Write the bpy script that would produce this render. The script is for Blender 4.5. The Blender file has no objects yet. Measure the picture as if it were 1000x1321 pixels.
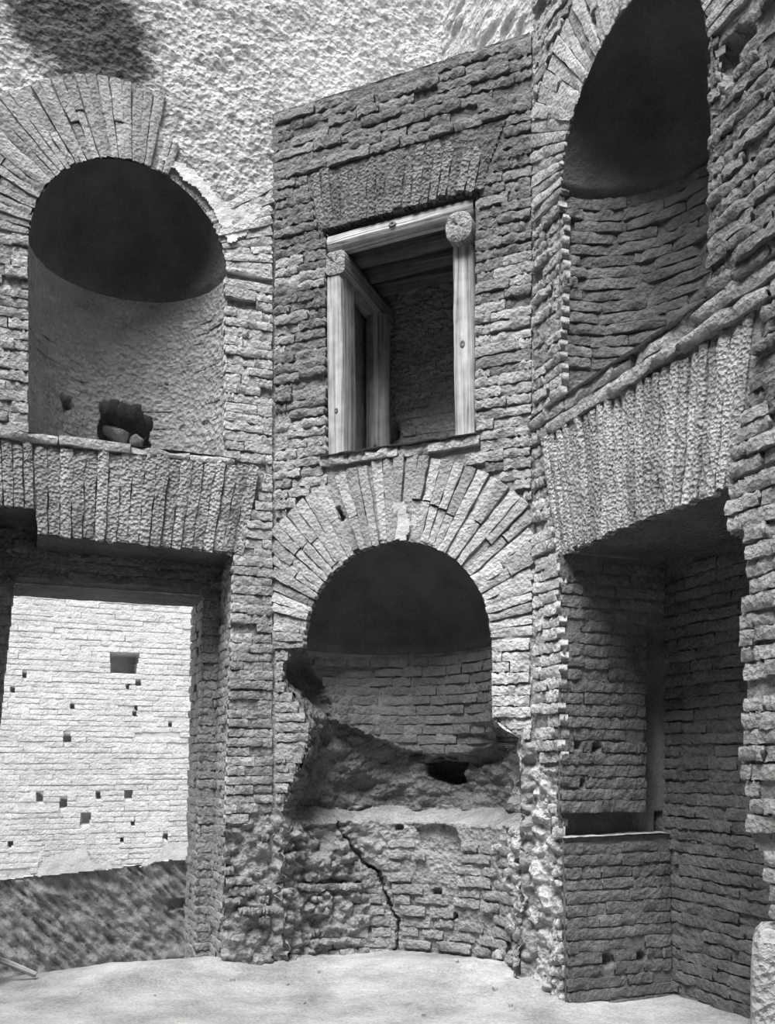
import bpy, math, random
import numpy as np
from mathutils import Matrix, Vector

# ------------------------------------------------------------------ camera, world, sun, exposure
scene = bpy.context.scene
COL = scene.collection
FPX, CX, YH = 1190.0, 500.0, 985.0          # focal length, centre column and eye level, for a 1000 x 1321 frame
cam_d = bpy.data.cameras.new('camera'); cam = bpy.data.objects.new('camera', cam_d); COL.objects.link(cam)
cam_d.sensor_fit = 'HORIZONTAL'; cam_d.sensor_width = 36.0; cam_d.lens = 36.0 * FPX / 1000.0
cam_d.shift_y = (YH - 660.5) / 1000.0       # rising front, film plane upright
cam_d.clip_start = 0.05; cam_d.clip_end = 200
cam.location = (0, 0, 0); cam.rotation_euler = (math.pi / 2, 0, 0)
scene.camera = cam

world = bpy.data.worlds.new('overcast_sky'); scene.world = world; world.use_nodes = True
bg = world.node_tree.nodes['Background']
bg.inputs['Color'].default_value = (1, 1, 1, 1); bg.inputs['Strength'].default_value = 1.25

sun_d = bpy.data.lights.new('hazy_sun', 'SUN'); sun_d.energy = 6.8; sun_d.angle = math.radians(34)
sun = bpy.data.objects.new('hazy_sun', sun_d); COL.objects.link(sun)
SUN_DIR = Vector((-0.20, -0.46, 0.86)).normalized()          # towards the sun
sun.rotation_euler = SUN_DIR.to_track_quat('Z', 'Y').to_euler(); sun.location = (-4, -4, 9)

vs = scene.view_settings
vs.view_transform = 'Standard'; vs.look = 'None'; vs.gamma = 1.0; vs.use_curve_mapping = False
vs.exposure = 0.36

FLOOR = -1.23                                # camera stands 1.23 m above the floor
RNG = np.random.default_rng(11); random.seed(11)

# ------------------------------------------------------------------ noise
def _hash(ix, iy, iz, seed=0):
    h = (ix.astype(np.int64) * 374761393 + iy.astype(np.int64) * 668265263 + iz.astype(np.int64) * 2147483647 + seed * 974634777) & 0xFFFFFFFF
    h = ((h ^ (h >> 13)) * 1274126177) & 0xFFFFFFFF
    h = ((h ^ (h >> 15)) * 2246822519) & 0xFFFFFFFF
    return ((h ^ (h >> 16)) & 0xFFFFFF) / float(0xFFFFFF)

def vnoise(P, s, seed=0):
    Q = np.asarray(P, float) * s
    I = np.floor(Q).astype(np.int64); F = Q - I; F = F * F * (3 - 2 * F)
    out = 0
    for dx in (0, 1):
        wx = F[..., 0] if dx else 1 - F[..., 0]
        for dy in (0, 1):
            wy = F[..., 1] if dy else 1 - F[..., 1]
            for dz in (0, 1):
                wz = F[..., 2] if dz else 1 - F[..., 2]
                out = out + wx * wy * wz * _hash(I[..., 0] + dx, I[..., 1] + dy, I[..., 2] + dz, seed)
    return out * 2 - 1

def fbm(P, s, octv=4, seed=0, gain=0.5):
    a, t, n = 1.0, 0, 0
    for i in range(octv):
        t = t + a * vnoise(P, s * 2.03 ** i, seed + i); n += a; a *= gain
    return t / n

def stones(a, b, s, seed=0):
    """rounded lumps on a plane: height 0..1 from jittered cells"""
    x, y = np.asarray(a) * s, np.asarray(b) * s
    ix, iy = np.floor(x).astype(np.int64), np.floor(y).astype(np.int64)
    best = np.full(x.shape, 9.0); hh = np.zeros(x.shape)
    z = np.zeros_like(ix)
    for dx in (-1, 0, 1):
        for dy in (-1, 0, 1):
            jx, jy = ix + dx, iy + dy
            px = jx + _hash(jx, jy, z, seed); py = jy + _hash(jx, jy, z, seed + 7)
            rr = 0.55 + 0.6 * _hash(jx, jy, z, seed + 13)
            d = np.hypot(x - px, (y - py) * 1.25) / rr
            m = d < best
            best = np.where(m, d, best); hh = np.where(m, _hash(jx, jy, z, seed + 21), hh)
    return np.clip(1 - best ** 2, 0, 1) * (0.35 + 0.65 * hh)

# ------------------------------------------------------------------ picture helpers (used to measure, results are plain points in space)
def proj(P):
    P = np.asarray(P, float); y = np.maximum(P[..., 1], 0.05)
    return CX + FPX * P[..., 0] / y, YH - FPX * P[..., 2] / y

def inpoly(x, y, poly):
    x = np.asarray(x, float); y = np.asarray(y, float); r = np.zeros(x.shape, bool); n = len(poly)
    for i in range(n):
        x0, y0 = poly[i]; x1, y1 = poly[(i + 1) % n]
        if y0 == y1: continue
        c = ((y0 > y) != (y1 > y)) & (x < (x1 - x0) * (y - y0) / (y1 - y0) + x0)
        r ^= c
    return r

def within(P, poly, ragged=0.0, seed=3):
    x, y = proj(P)
    if ragged:
        x = x + ragged * fbm(P, 14, 3, seed); y = y + ragged * fbm(P, 14, 3, seed + 50)
    return inpoly(x, y, poly)

def near_line(P, pts, wpx):
    x, y = proj(P); best = np.full(np.shape(x), 1e9)
    for (x0, y0), (x1, y1) in zip(pts[:-1], pts[1:]):
        L = (x1 - x0) ** 2 + (y1 - y0) ** 2
        t = np.clip(((x - x0) * (x1 - x0) + (y - y0) * (y1 - y0)) / L, 0, 1)
        best = np.minimum(best, np.hypot(x - x0 - t * (x1 - x0), y - y0 - t * (y1 - y0)))
    return best < wpx

class Frame:
    """a wall plane: O on its face, U along it, N into the room, height is world z (0 = eye level)"""
    def __init__(s, O, U, N):
        s.O = np.array([O[0], O[1], 0.0]); s.U = np.array([U[0], U[1], 0.0]); s.N = np.array([N[0], N[1], 0.0])
        s.Z = np.array([0, 0, 1.0])
    def at(s, u, z, d=0.0):
        u = np.asarray(u, float)[..., None]; z = np.asarray(z, float)[..., None]; d = np.asarray(d, float)[..., None]
        return s.O + s.U * u + s.Z * z - s.N * d
    def px(s, x, y, d=0.0):
        r = np.array([(x - CX) / FPX, 1.0, (YH - y) / FPX])
        O = s.O - s.N * d
        t = O.dot(s.N) / r.dot(s.N)
        p = r * t - O
        return float(p.dot(s.U)), float(p[2])
    def back(s, d):
        O = s.O - s.N * d
        return Frame(O[:2], s.U[:2], s.N[:2])

def ang(a): a = math.radians(a); return (math.sin(a), math.cos(a))
aL, aC, aR = ang(68.2), ang(113.2), ang(158.2)     # headings of the three walls, left to right, 45 degrees apart
C1 = np.array([-0.1244 * 5.6, 5.6])
SIDE = 1.607
C2 = C1 + SIDE * np.array(aC)
FL = Frame(C1, (-aL[0], -aL[1]), (aL[1], -aL[0]))      # u runs LEFT from the inner corner
FC = Frame(C1, aC, (aC[1], -aC[0]))                   # u runs right
FR = Frame(C2, aR, (aR[1], -aR[0]))                   # u runs right and towards us
BEHIND = 1.137                                        # the corner of the square room behind the diagonal wall

# ------------------------------------------------------------------ materials
MATS = {}
def gray(v): return (v, v, v, 1)
def material(name, dark, light, bump=0.5, fine=70.0, coarse=9.0, pits=0.0, dist=0.02, rough=0.95, stain=None, lo=0.32, hi=0.68, vor=0.0):
    m = bpy.data.materials.new(name); m.use_nodes = True; nt = m.node_tree; N = nt.nodes; L = nt.links
    b = N['Principled BSDF']; b.inputs['Roughness'].default_value = rough; b.inputs['Specular IOR Level'].default_value = 0.12
    g = N.new('ShaderNodeNewGeometry')
    def noise(scale, det=5, rg=0.6):
        n = N.new('ShaderNodeTexNoise'); n.inputs['Scale'].default_value = scale; n.inputs['Detail'].default_value = det
        n.inputs['Roughness'].default_value = rg; L.new(g.outputs['Position'], n.inputs['Vector']); return n
    def math_(op, a, c, k=None):
        n = N.new('ShaderNodeMath'); n.operation = op
        for i, v in enumerate((a, c)):
            if hasattr(v, 'links'): L.new(v, n.inputs[i])
            else: n.inputs[i].default_value = v
        return n.outputs[0]
    nc = noise(coarse, 4, 0.65); nf = noise(fine, 4, 0.7); ns = noise(1.7, 3, 0.6)
    mix = math_('ADD', math_('MULTIPLY', nc.outputs['Fac'], 0.42), math_('ADD', math_('MULTIPLY', nf.outputs['Fac'], 0.33), math_('MULTIPLY', ns.outputs['Fac'], 0.25)))
    if m.name.startswith('brick') or m.name.startswith('vous'):
        oi = N.new('ShaderNodeObjectInfo')
        mix = math_('ADD', mix, math_('MULTIPLY', math_('SUBTRACT', oi.outputs['Random'], 0.5), 0.07 if 'sunb' in name else (0.2 if 'vous' in name else 0.10)))
    r = N.new('ShaderNodeValToRGB'); L.new(mix, r.inputs['Fac'])
    r.color_ramp.elements[0].position = lo; r.color_ramp.elements[0].color = gray(dark)
    r.color_ramp.elements[1].position = hi; r.color_ramp.elements[1].color = gray(light)
    col = r.outputs['Color']
    if stain:                                   # a soot stain with a shape of its own, fixed on the masonry
        sx, sy, sz, rx, rz, dk = stain
        sp = N.new('ShaderNodeVectorMath'); sp.operation = 'SUBTRACT'; sp.inputs[1].default_value = (sx, sy, sz); L.new(g.outputs['Position'], sp.inputs[0])
        sc_ = N.new('ShaderNodeVectorMath'); sc_.operation = 'MULTIPLY'; sc_.inputs[1].default_value = (1 / rx, 1 / rx, 1 / rz); L.new(sp.outputs[0], sc_.inputs[0])
        ln = N.new('ShaderNodeVectorMath'); ln.operation = 'LENGTH'; L.new(sc_.outputs[0], ln.inputs[0])
        e = math_('ADD', ln.outputs['Value'], math_('MULTIPLY', math_('SUBTRACT', noise(5, 5, 0.7).outputs['Fac'], 0.5), 1.3))
        rs = N.new('ShaderNodeMapRange'); rs.inputs['From Min'].default_value = .75; rs.inputs['From Max'].default_value = 1.15
        rs.inputs['To Min'].default_value = dk; rs.inputs['To Max'].default_value = 1.0; L.new(e, rs.inputs['Value'])
        mm = N.new('ShaderNodeVectorMath'); mm.operation = 'SCALE'; L.new(col, mm.inputs[0]); L.new(rs.outputs[0], mm.inputs['Scale']); col = mm.outputs[0]
    L.new(col, b.inputs['Base Color'])
    h = math_('ADD', math_('MULTIPLY', nf.outputs['Fac'], 0.6), math_('MULTIPLY', noise(fine * 0.36, 4, 0.65).outputs['Fac'], 1.0))
    if pits:
        v = N.new('ShaderNodeTexVoronoi'); v.inputs['Scale'].default_value = fine * 0.62; v.inputs['Randomness'].default_value = 1
        L.new(g.outputs['Position'], v.inputs['Vector'])
        h = math_('ADD', h, math_('MULTIPLY', v.outputs['Distance'], pits))
    bp = N.new('ShaderNodeBump'); bp.inputs['Strength'].default_value = bump; bp.inputs['Distance'].default_value = dist
    L.new(h, bp.inputs['Height']); L.new(bp.outputs['Normal'], b.inputs['Normal'])
    MATS[name] = m; return m

STAIN = (*FL.at(*FL.px(112, 40)), .42, .34, .16)
material('brick', 0.19, 0.45, bump=1.0, fine=70, coarse=8, pits=.5, dist=.02)
material('brick_soot_shade', 0.09, 0.25, bump=1.0, fine=70, coarse=8, pits=.5, dist=.02)  # soot-stained upper walls; on the passage lintel it stands in for shade
material('brick_pale', 0.28, 0.58, bump=1.0, fine=70, coarse=8, pits=.5, dist=.018)
material('brick_apse', 0.18, 0.44, bump=1.0, fine=55, coarse=9, pits=.8, dist=.024)
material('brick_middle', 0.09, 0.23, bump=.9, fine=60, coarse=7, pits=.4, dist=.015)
material('brick_recess_shade', 0.07, 0.22, bump=1.0, fine=60, coarse=7, pits=.4, dist=.018)  # shade of the right niche and doorway worked into the brick colour
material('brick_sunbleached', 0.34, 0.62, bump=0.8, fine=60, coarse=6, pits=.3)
material('voussoir_pitted', 0.22, 0.56, bump=1.0, fine=92, coarse=7, pits=1.1, dist=0.024)
material('voussoir_pale', 0.25, 0.56, bump=1.0, fine=80, coarse=7, pits=1.2, dist=0.028)
material('voussoir_sooty', 0.08, 0.25, bump=1.0, fine=80, coarse=7, pits=1.0, dist=0.025)
material('voussoir_smooth', 0.19, 0.46, bump=1.0, fine=75, coarse=7, pits=.5, dist=.016)
material('mortar', 0.16, 0.38, bump=1.0, fine=60, coarse=9, pits=.4)
material('mortar_soot_shade', 0.07, 0.20, bump=1.0, fine=60, coarse=9, pits=.4)  # soot on the centre wall; in recess and niche, shade by colour
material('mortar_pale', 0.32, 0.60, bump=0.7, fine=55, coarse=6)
material('rubble_concrete', 0.16, 0.50, bump=1.0, fine=55, coarse=9, pits=0.7, dist=0.032)
material('rubble_pale', 0.26, 0.66, bump=1.0, fine=60, coarse=9, pits=0.8, dist=0.022, stain=STAIN)
material('rubble_light', 0.28, 0.70, bump=1.0, fine=50, coarse=6, pits=0.9, dist=0.032)
material('rubble_soot_shade', 0.05, 0.20, bump=1.0, fine=55, coarse=5, pits=0.7, dist=0.03)  # soot over the window; on the soffits, shade put into the colour
material('jamb_shade', 0.06, 0.20, bump=0.6, fine=60, coarse=4)  # jamb core darkened to carry the doorway's shade
material('apse_plaster', 0.17, 0.43, bump=1.0, fine=55, coarse=7, pits=.7, dist=.024)
material('rubble_shade', 0.07, 0.26, bump=1.0, fine=55, coarse=7, pits=0.7, dist=0.032)  # shade of the undercut niche band put into the rubble colour
material('dome_plaster_shade', 0.05, 0.14, bump=0.5, fine=60, coarse=5)  # half-dome shade put into the plaster colour
material('lime_plaster', 0.50, 0.76, bump=0.5, fine=50, coarse=6)
material('plaster_grey', 0.32, 0.54, bump=0.5, fine=50, coarse=6)
material('tufa_tooled', 0.09, 0.25, bump=0.9, fine=45, coarse=5, dist=0.03)
material('earth', 0.20, 0.54, lo=.38, hi=.62, bump=1.0, fine=60, coarse=3.0, dist=0.02)
material('stone_rubble', 0.2, 0.5, bump=0.8, fine=60, coarse=12)
material('plain_masonry', 0.08, 0.22, bump=0.8, fine=30, coarse=3)

def wood(name, dark, light):
    m = bpy.data.materials.new(name); m.use_nodes = True; nt = m.node_tree; N = nt.nodes; L = nt.links
    b = N['Principled BSDF']; b.inputs['Roughness'].default_value = 0.8; b.inputs['Specular IOR Level'].default_value = 0.15
    tc = N.new('ShaderNodeTexCoord'); mp = N.new('ShaderNodeMapping'); mp.inputs['Scale'].default_value = (48, 48, 0.9)
    L.new(tc.outputs['Object'], mp.inputs['Vector'])
    n = N.new('ShaderNodeTexNoise'); n.inputs['Scale'].default_value = 1.0; n.inputs['Detail'].default_value = 5; n.inputs['Distortion'].default_value = 0.8
    L.new(mp.outputs['Vector'], n.inputs['Vector'])
    n2 = N.new('ShaderNodeTexNoise'); n2.inputs['Scale'].default_value = 11; n2.inputs['Detail'].default_value = 3
    L.new(tc.outputs['Object'], n2.inputs['Vector'])
    mx = N.new('ShaderNodeMath'); mx.operation = 'MULTIPLY_ADD'; mx.inputs[1].default_value = 0.30
    L.new(n2.outputs['Fac'], mx.inputs[0])
    ml = N.new('ShaderNodeMath'); ml.operation = 'MULTIPLY'; ml.inputs[1].default_value = 0.70; L.new(n.outputs['Fac'], ml.inputs[0])
    L.new(ml.outputs[0], mx.inputs[2])
    r = N.new('ShaderNodeValToRGB'); L.new(mx.outputs[0], r.inputs['Fac'])
    r.color_ramp.elements[0].position = 0.36; r.color_ramp.elements[0].color = gray(dark)
    r.color_ramp.elements[1].position = 0.60; r.color_ramp.elements[1].color = gray(light)
    L.new(r.outputs['Color'], b.inputs['Base Color'])
    bp = N.new('ShaderNodeBump'); bp.inputs['Strength'].default_value = 1.0; bp.inputs['Distance'].default_value = 0.02
    L.new(n.outputs['Fac'], bp.inputs['Height']); L.new(bp.outputs['Normal'], b.inputs['Normal'])
    MATS[name] = m
wood('timber', 0.15, 0.52)
wood('timber_end', 0.10, 0.34)
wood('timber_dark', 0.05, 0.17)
wood('timber_aged', 0.10, 0.32)

# ------------------------------------------------------------------ object helpers
def tag(o, label, cat, kind=None, group=None):
    o['label'] = label; o['category'] = cat
    if kind: o['kind'] = kind
    if group: o['group'] = group
    return o

def mesh_np(name, V, F, mat, smooth=True):
    V = np.asarray(V, np.float32).reshape(-1, 3); F = np.asarray(F, np.int32)
    me = bpy.data.meshes.new(name); k = F.shape[1]
    me.vertices.add(len(V)); me.vertices.foreach_set('co', V.ravel())
    me.loops.add(F.size); me.loops.foreach_set('vertex_index', F.ravel())
    me.polygons.add(len(F)); me.polygons.foreach_set('loop_start', np.arange(0, F.size, k, dtype=np.int32))
    if smooth: me.polygons.foreach_set('use_smooth', np.ones(len(F), bool))
    me.update(calc_edges=True); me.materials.append(MATS[mat] if isinstance(mat, str) else mat)
    return me

def link(name, me, parent=None):
    o = bpy.data.objects.new(name, me); COL.objects.link(o)
    if parent is not None: o.parent = parent
    return o

def grid_mesh(name, P, mat, keep=None, parent=None, smooth=True):
    n, m = P.shape[:2]
    idx = np.arange(n * m).reshape(n, m)
    F = np.stack([idx[:-1, :-1], idx[1:, :-1], idx[1:, 1:], idx[:-1, 1:]], -1)
    F = F[keep] if keep is not None else F.reshape(-1, 4)
    V = P.reshape(-1, 3)
    used = np.unique(F); re = np.full(len(V), -1); re[used] = np.arange(len(used))
    return link(name, mesh_np(name, V[used], re[F], mat, smooth), parent)

def cells(K):
    return (K[:-1, :-1] & K[1:, :-1] & K[1:, 1:] & K[:-1, 1:])

# ------------------------------------------------------------------ bricks
VARIANTS = {}
def brick_geo(seed, nx=7, ny=3, tau=0.0, wear=1.0):
    """one worn brick in a unit box: uneven chipped front, crisp edges, straight sides, open back"""
    r = np.random.default_rng(seed)
    xs = np.linspace(-.5, .5, nx); ys = np.linspace(-.5, .5, ny)
    X, Y = np.meshgrid(xs, ys, indexing='ij'); Z = r.uniform(-.12, .06, X.shape) * wear
    edge = np.zeros(X.shape, bool); edge[0] = edge[-1] = True; edge[:, 0] = edge[:, -1] = True
    top = np.zeros(X.shape, bool); top[:, 0] = top[:, -1] = True
    X = X + np.where(edge, r.uniform(-.01, .008, X.shape), r.uniform(-.05, .05, X.shape)) * wear
    Y = Y * (1 - np.where(top, r.uniform(-.12, .16, X.shape) * wear, 0)) + np.where(top, 0, r.uniform(-.16, .16, X.shape))
    Z = Z - np.where(top, r.uniform(.0, .14, X.shape) * wear, 0)
    chip = r.random(X.shape) < .10 * wear
    Z = Z - np.where(chip & edge, r.uniform(.12, .3, X.shape), 0)
    Y = Y * (1 + tau * X)
    V = np.stack([X, Y, Z], -1).reshape(-1, 3); id_ = np.arange(nx * ny).reshape(nx, ny)
    F = [(id_[i, j], id_[i + 1, j], id_[i + 1, j + 1], id_[i, j + 1]) for i in range(nx - 1) for j in range(ny - 1)]
    per = [id_[i, 0] for i in range(nx)] + [id_[-1, j] for j in range(1, ny)] + [id_[i, -1] for i in range(nx - 2, -1, -1)] + [id_[0, j] for j in range(ny - 2, 0, -1)]
    T = V[per].copy(); B = T.copy(); B[:, 2] = -1.0
    n0 = len(V); k = len(per); V = np.vstack([V, T, B])
    F += [(n0 + i, n0 + k + i, n0 + k + (i + 1) % k, n0 + (i + 1) % k) for i in range(k)]
    return V, np.array(F)

def variant(mat, shape, i):
    key = (mat, shape, i)
    if key not in VARIANTS:
        nx, ny, tau, wear = shape
        V, F = brick_geo(hash((shape[0], int(tau * 100), int(wear * 10), i)) % 100000, nx, ny, tau, wear)
        VARIANTS[key] = [V, F, None]
    return VARIANTS[key]

BRICK = (7, 3, 0.0, 1.0); BRICK_FLAT = (7, 3, 0.0, 0.6); BRICK_ROUGH = (8, 3, 0.0, 1.6)
class Course:
    """collects pieces of one part of the setting; the largest in view become objects, the rest one joined part"""
    def __init__(s): s.items = []
    def add(s, name, c, ax, ay, az, w, h, d, mat, shape=BRICK):
        M = np.eye(4); M[:3, 0] = np.asarray(ax) * w; M[:3, 1] = np.asarray(ay) * h; M[:3, 2] = np.asarray(az) * d; M[:3, 3] = c
        s.items.append((name, M, mat, shape, w * h))
    def build(s, parent, limit=300, restname='brick_remainder'):
        if not s.items: return
        sc = []
        for (nm, M, mat, sh, A) in s.items:
            p = M[:3, 3]; x, y = proj(p); vis = -15 < x < 1015 and -15 < y < 1336 and p[1] > 0.3
            f = abs(np.dot(M[:3, 2] / np.linalg.norm(M[:3, 2]), p / np.linalg.norm(p)))
            sc.append(A * (0.3 + f) / p.dot(p) if vis else -1)
        order = np.argsort(-np.array(sc)); rest = []
        for k, i in enumerate(order):
            nm, M, mat, sh, A = s.items[i]; vi = int(RNG.integers(0, 9))
            v = variant(mat, sh, vi)
            if k < limit and sc[i] > 0:
                if v[2] is None: v[2] = mesh_np(nm, v[0], v[1], mat)
                o = link(nm, v[2], parent); o.matrix_local = Matrix(M.tolist())
            else: rest.append((v, M, mat))
        if rest:
            names = sorted({r[2] for r in rest}); VV, FF, MI, n = [], [], [], 0
            for v, M, mat in rest:
                VV.append(v[0] @ M[:3, :3].T + M[:3, 3]); FF.append(v[1] + n); MI.append(np.full(len(v[1]), names.index(mat), np.int32)); n += len(v[0])
            me = mesh_np(restname, np.vstack(VV), np.vstack(FF), names[0])
            for m in names[1:]: me.materials.append(MATS[m])
            me.polygons.foreach_set('material_index', np.concatenate(MI))
            o = link(restname, me, parent); o['kind'] = 'stuff'

def runs(ok):
    e = np.diff(np.concatenate([[0], ok.astype(int), [0]])); return list(zip(np.where(e == 1)[0], np.where(e == -1)[0]))

def lay(col, pos, axes, s0, s1, z0, z1, pitch, free, mat='brick', shape=BRICK, lmin=.12, lmax=.27, fill=.91, proud=.008, depth=.05, missing=.02, sink=.08, name='brick', jit=1.0, lean=0.02, rag=0.0):
    """lay courses: pos(s,z)->points, axes(s,z)->(along, normal), free(P)->mask where bricks may lie; mat may be a function of the point"""
    ds = .007; S = np.arange(s0, s1, ds)
    nk = int((z1 - z0) / pitch)
    for k in range(nk):
        z = z0 + (k + .5) * pitch
        ok = np.ones(len(S), bool)
        for dz in (-.36, 0, .36): ok &= free(pos(S, np.full(len(S), z + dz * pitch)))
        for a, b in runs(ok):
            x, end = S[a], S[min(b, len(S) - 1)]
            if rag: x += RNG.uniform(0, rag); end -= RNG.uniform(0, rag)
            first = True
            while end - x > .028:
                Lb = RNG.uniform(lmin, lmax) * (RNG.uniform(.4, 1) if first else 1); first = False
                if end - x - Lb < .05: Lb = end - x
                if Lb > lmax * 1.25: Lb *= .5
                c = x + Lb / 2; x += Lb
                if RNG.random() < missing: continue
                al, nm = axes(c, z)
                p = pos(np.array([c]), np.array([z + RNG.normal(0, .0025) * jit]))[0]
                off = RNG.uniform(-.004, proud) * jit - (RNG.uniform(.004, .016) if RNG.random() < sink else 0)
                t = RNG.normal(0, lean) * .6; ay = np.array([0, 0, 1.0]) - al * t; ax = al + np.array([0, 0, 1.0]) * t
                tw = RNG.normal(0, lean); ax2 = ax + nm * tw
                mm = mat(p) if callable(mat) else mat
                col.add(name, p + nm * off, ax2, ay, nm, max(Lb - (RNG.uniform(-.004, .003) if RNG.random() < .85 else RNG.uniform(.004, .014)), .02), pitch * fill * RNG.uniform(.88, 1.12), depth, mm, shape)

def face_pos(F, d=0.0): return lambda s, z: F.at(s, z, d)
def face_axes(F): return lambda s, z: (F.U, F.N)

def ring(col, F, uc, zs, Ri, Ro, pitch, a0, a1, free, mat, ulim=(-9, 9), proud=.012, shape_wear=1.0, split=.5, depth=.05, zmax=99, narrow=.95):
    n = max(3, int(round((a1 - a0) * (Ri + Ro) * .5 / pitch)))
    for i in range(n):
        a = a0 + (i + .5) * (a1 - a0) / n + RNG.normal(0, .004); da = (a1 - a0) / n
        du, dz = -math.cos(a), math.sin(a)
        R1 = Ro + RNG.normal(0, .006)
        if du < -1e-6: R1 = min(R1, (ulim[0] - uc) / du)
        if du > 1e-6: R1 = min(R1, (ulim[1] - uc) / du)
        R1 = min(R1, (zmax - zs) / max(dz, 1e-3))
        R0 = Ri + RNG.uniform(0, .006)
        if R1 - R0 < .04: continue
        segs = [(R0, R1)]
        if R1 - R0 > .3 and RNG.random() < split:
            m = R0 + (R1 - R0) * RNG.uniform(.4, .6); segs = [(R0, m - .005), (m + .005, R1)]
        rad = F.U * du + F.Z * dz; tan = F.U * dz - F.Z * du
        for q0, q1 in segs:
            rm = (q0 + q1) / 2; p = F.at(uc + du * rm, zs + dz * rm)
            if not free(p[None])[0]: continue
            h = da * rm * narrow * RNG.uniform(.92, 1.06); tau = round(min(.9, (q1 - q0) / rm) * 4) / 4 * .9
            col.add('voussoir', p + F.N * RNG.uniform(-.004, proud), rad, tan, F.N, q1 - q0, h, depth, mat(p) if callable(mat) else mat, (8 if q1 - q0 > .3 else 6, 3, tau, shape_wear))

def flat_arch(col, F, b0, b1, t0, t1, zb, zt, n, free, mat, proud=.012, wear=1.2, narrow=.97):
    for i in range(n):
        f0, f1 = i / n, (i + 1) / n; fm = (f0 + f1) / 2
        ub, ut = b0 + (b1 - b0) * fm, t0 + (t1 - t0) * fm
        z0, z1 = zb + RNG.normal(0, .004), zt + RNG.normal(0, .008)
        pb, pt = F.at(ub, z0), F.at(ut, z1); ax = pt - pb; Ln = np.linalg.norm(ax); ax = ax / Ln; p = (pb + pt) / 2
        wb, wt = (b1 - b0) / n, (t1 - t0) / n; w = (wb + wt) / 2; tau = round((wt - wb) / w * 4) / 4
        if not free(p[None])[0]:
            continue
        col.add('voussoir', p + F.N * RNG.uniform(-.006, proud), ax, F.U, F.N, Ln, abs(w) * narrow * RNG.uniform(.93, 1.07), .05, mat, (10, 3, tau, wear))

def nofree(P): return np.ones(P.shape[:-1], bool)

# ------------------------------------------------------------------ niche shells: half-elliptical plan, closed by a half dome
class Niche:
    def __init__(s, F, zb, zs, uL, uR, b, extra=None, dome=True):
        s.F, s.zb, s.zs, s.uL, s.uR, s.b, s.extra, s.dome = F, zb, zs, uL, uR, b, extra, dome
    def pos(s, th, z, off=0.0):
        th = np.asarray(th, float); z = np.asarray(z, float)
        l, r = s.uL(z), s.uR(z); a = (r - l) / 2 + off; uc = (r + l) / 2; b = s.b(z) + off
        return s.F.at(uc - a * np.cos(th), z, b * np.sin(th))
    def axes(s, th, z):
        e = 1e-3; d = s.pos(np.array([th + e]), np.array([z]))[0] - s.pos(np.array([th - e]), np.array([z]))[0]
        al = d / np.linalg.norm(d); nm = np.cross(al, [0, 0, 1.0])
        if nm.dot(s.F.at(np.array((s.uL(z) + s.uR(z)) / 2), np.array(z), 0.0) - s.pos(np.array([th]), np.array([z]))[0]) < 0: nm = -nm
        return al, nm
    def grid(s, nth, dz, disp, name, mat, parent, keep=None, dome_mat=None, dome_disp=None):
        th = np.linspace(0, math.pi, nth); zz = np.arange(s.zb, s.zs + dz * .5, dz); zz[-1] = s.zs
        TH, ZZ = np.meshgrid(th, zz, indexing='ij')
        P = s.pos(TH, ZZ); off = disp(P, TH, ZZ)
        Q = s.pos(TH, ZZ, off)
        K = cells(keep(P, TH, ZZ)) if keep is not None else None
        o = grid_mesh(name, Q, mat, K, parent)
        if s.dome:
            ph = np.linspace(0, math.pi / 2, 60); TH, PH = np.meshgrid(th, ph, indexing='ij')
            a = (s.uR(s.zs) - s.uL(s.zs)) / 2; uc = (s.uR(s.zs) + s.uL(s.zs)) / 2; b = s.b(s.zs)
            P = s.F.at(uc - a * np.cos(PH) * np.cos(TH), s.zs + a * np.sin(PH), b * np.cos(PH) * np.sin(TH))
            off = dome_disp(P) if dome_disp else 0 * PH
            w = np.clip(PH / .07, 0, 1); off = off * w + disp(P, TH, P[..., 2]) * (1 - w)
            Q = s.F.at(uc - (a + off) * np.cos(PH) * np.cos(TH), s.zs + (a + off) * np.sin(PH), (b + off) * np.cos(PH) * np.sin(TH))
            grid_mesh('half_dome', Q, dome_mat or mat, None, o)
        return o

def sheet(name, F, u0, u1, z0, z1, step, depth, keep, mat, parent=None):
    us = np.arange(u0, u1 + step * .5, step); zs = np.arange(z0, z1 + step * .5, step)
    U, Z = np.meshgrid(us, zs, indexing='ij'); P = F.at(U, Z)
    D = depth(P, U, Z)
    K = cells(keep(P, U, Z)) if keep is not None else None
    return grid_mesh(name, F.at(U, Z, D), mat, K, parent)

def quad_strip(name, A, B, n, m, mat, parent, amp=.006, seed=5):
    """a masonry strip between two 3-D edges A (2 points) and B (2 points)"""
    s = np.linspace(0, 1, n)[:, None, None]; t = np.linspace(0, 1, m)[None, :, None]
    A0, A1, B0, B1 = [np.asarray(v, float) for v in (*A, *B)]
    P = (A0 * (1 - s) + A1 * s) * (1 - t) + (B0 * (1 - s) + B1 * s) * t
    nrm = np.cross(A1 - A0, B0 - A0); nrm = nrm / np.linalg.norm(nrm)
    P = P + nrm * (fbm(P, 16, 3, seed) * amp)[..., None]
    return grid_mesh(name, P, mat, None, parent)

def rubble_depth(P, U, Z, seed=0, base=.05, amp=.075):
    return base - amp * .6 * stones(U, Z, 8, seed) - amp * .6 * stones(U + 3.1, Z, 17, seed + 3) + .03 * fbm(P, 9, 5, seed, .6) + .03 * np.abs(fbm(P, 16, 3, seed + 9))

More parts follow.
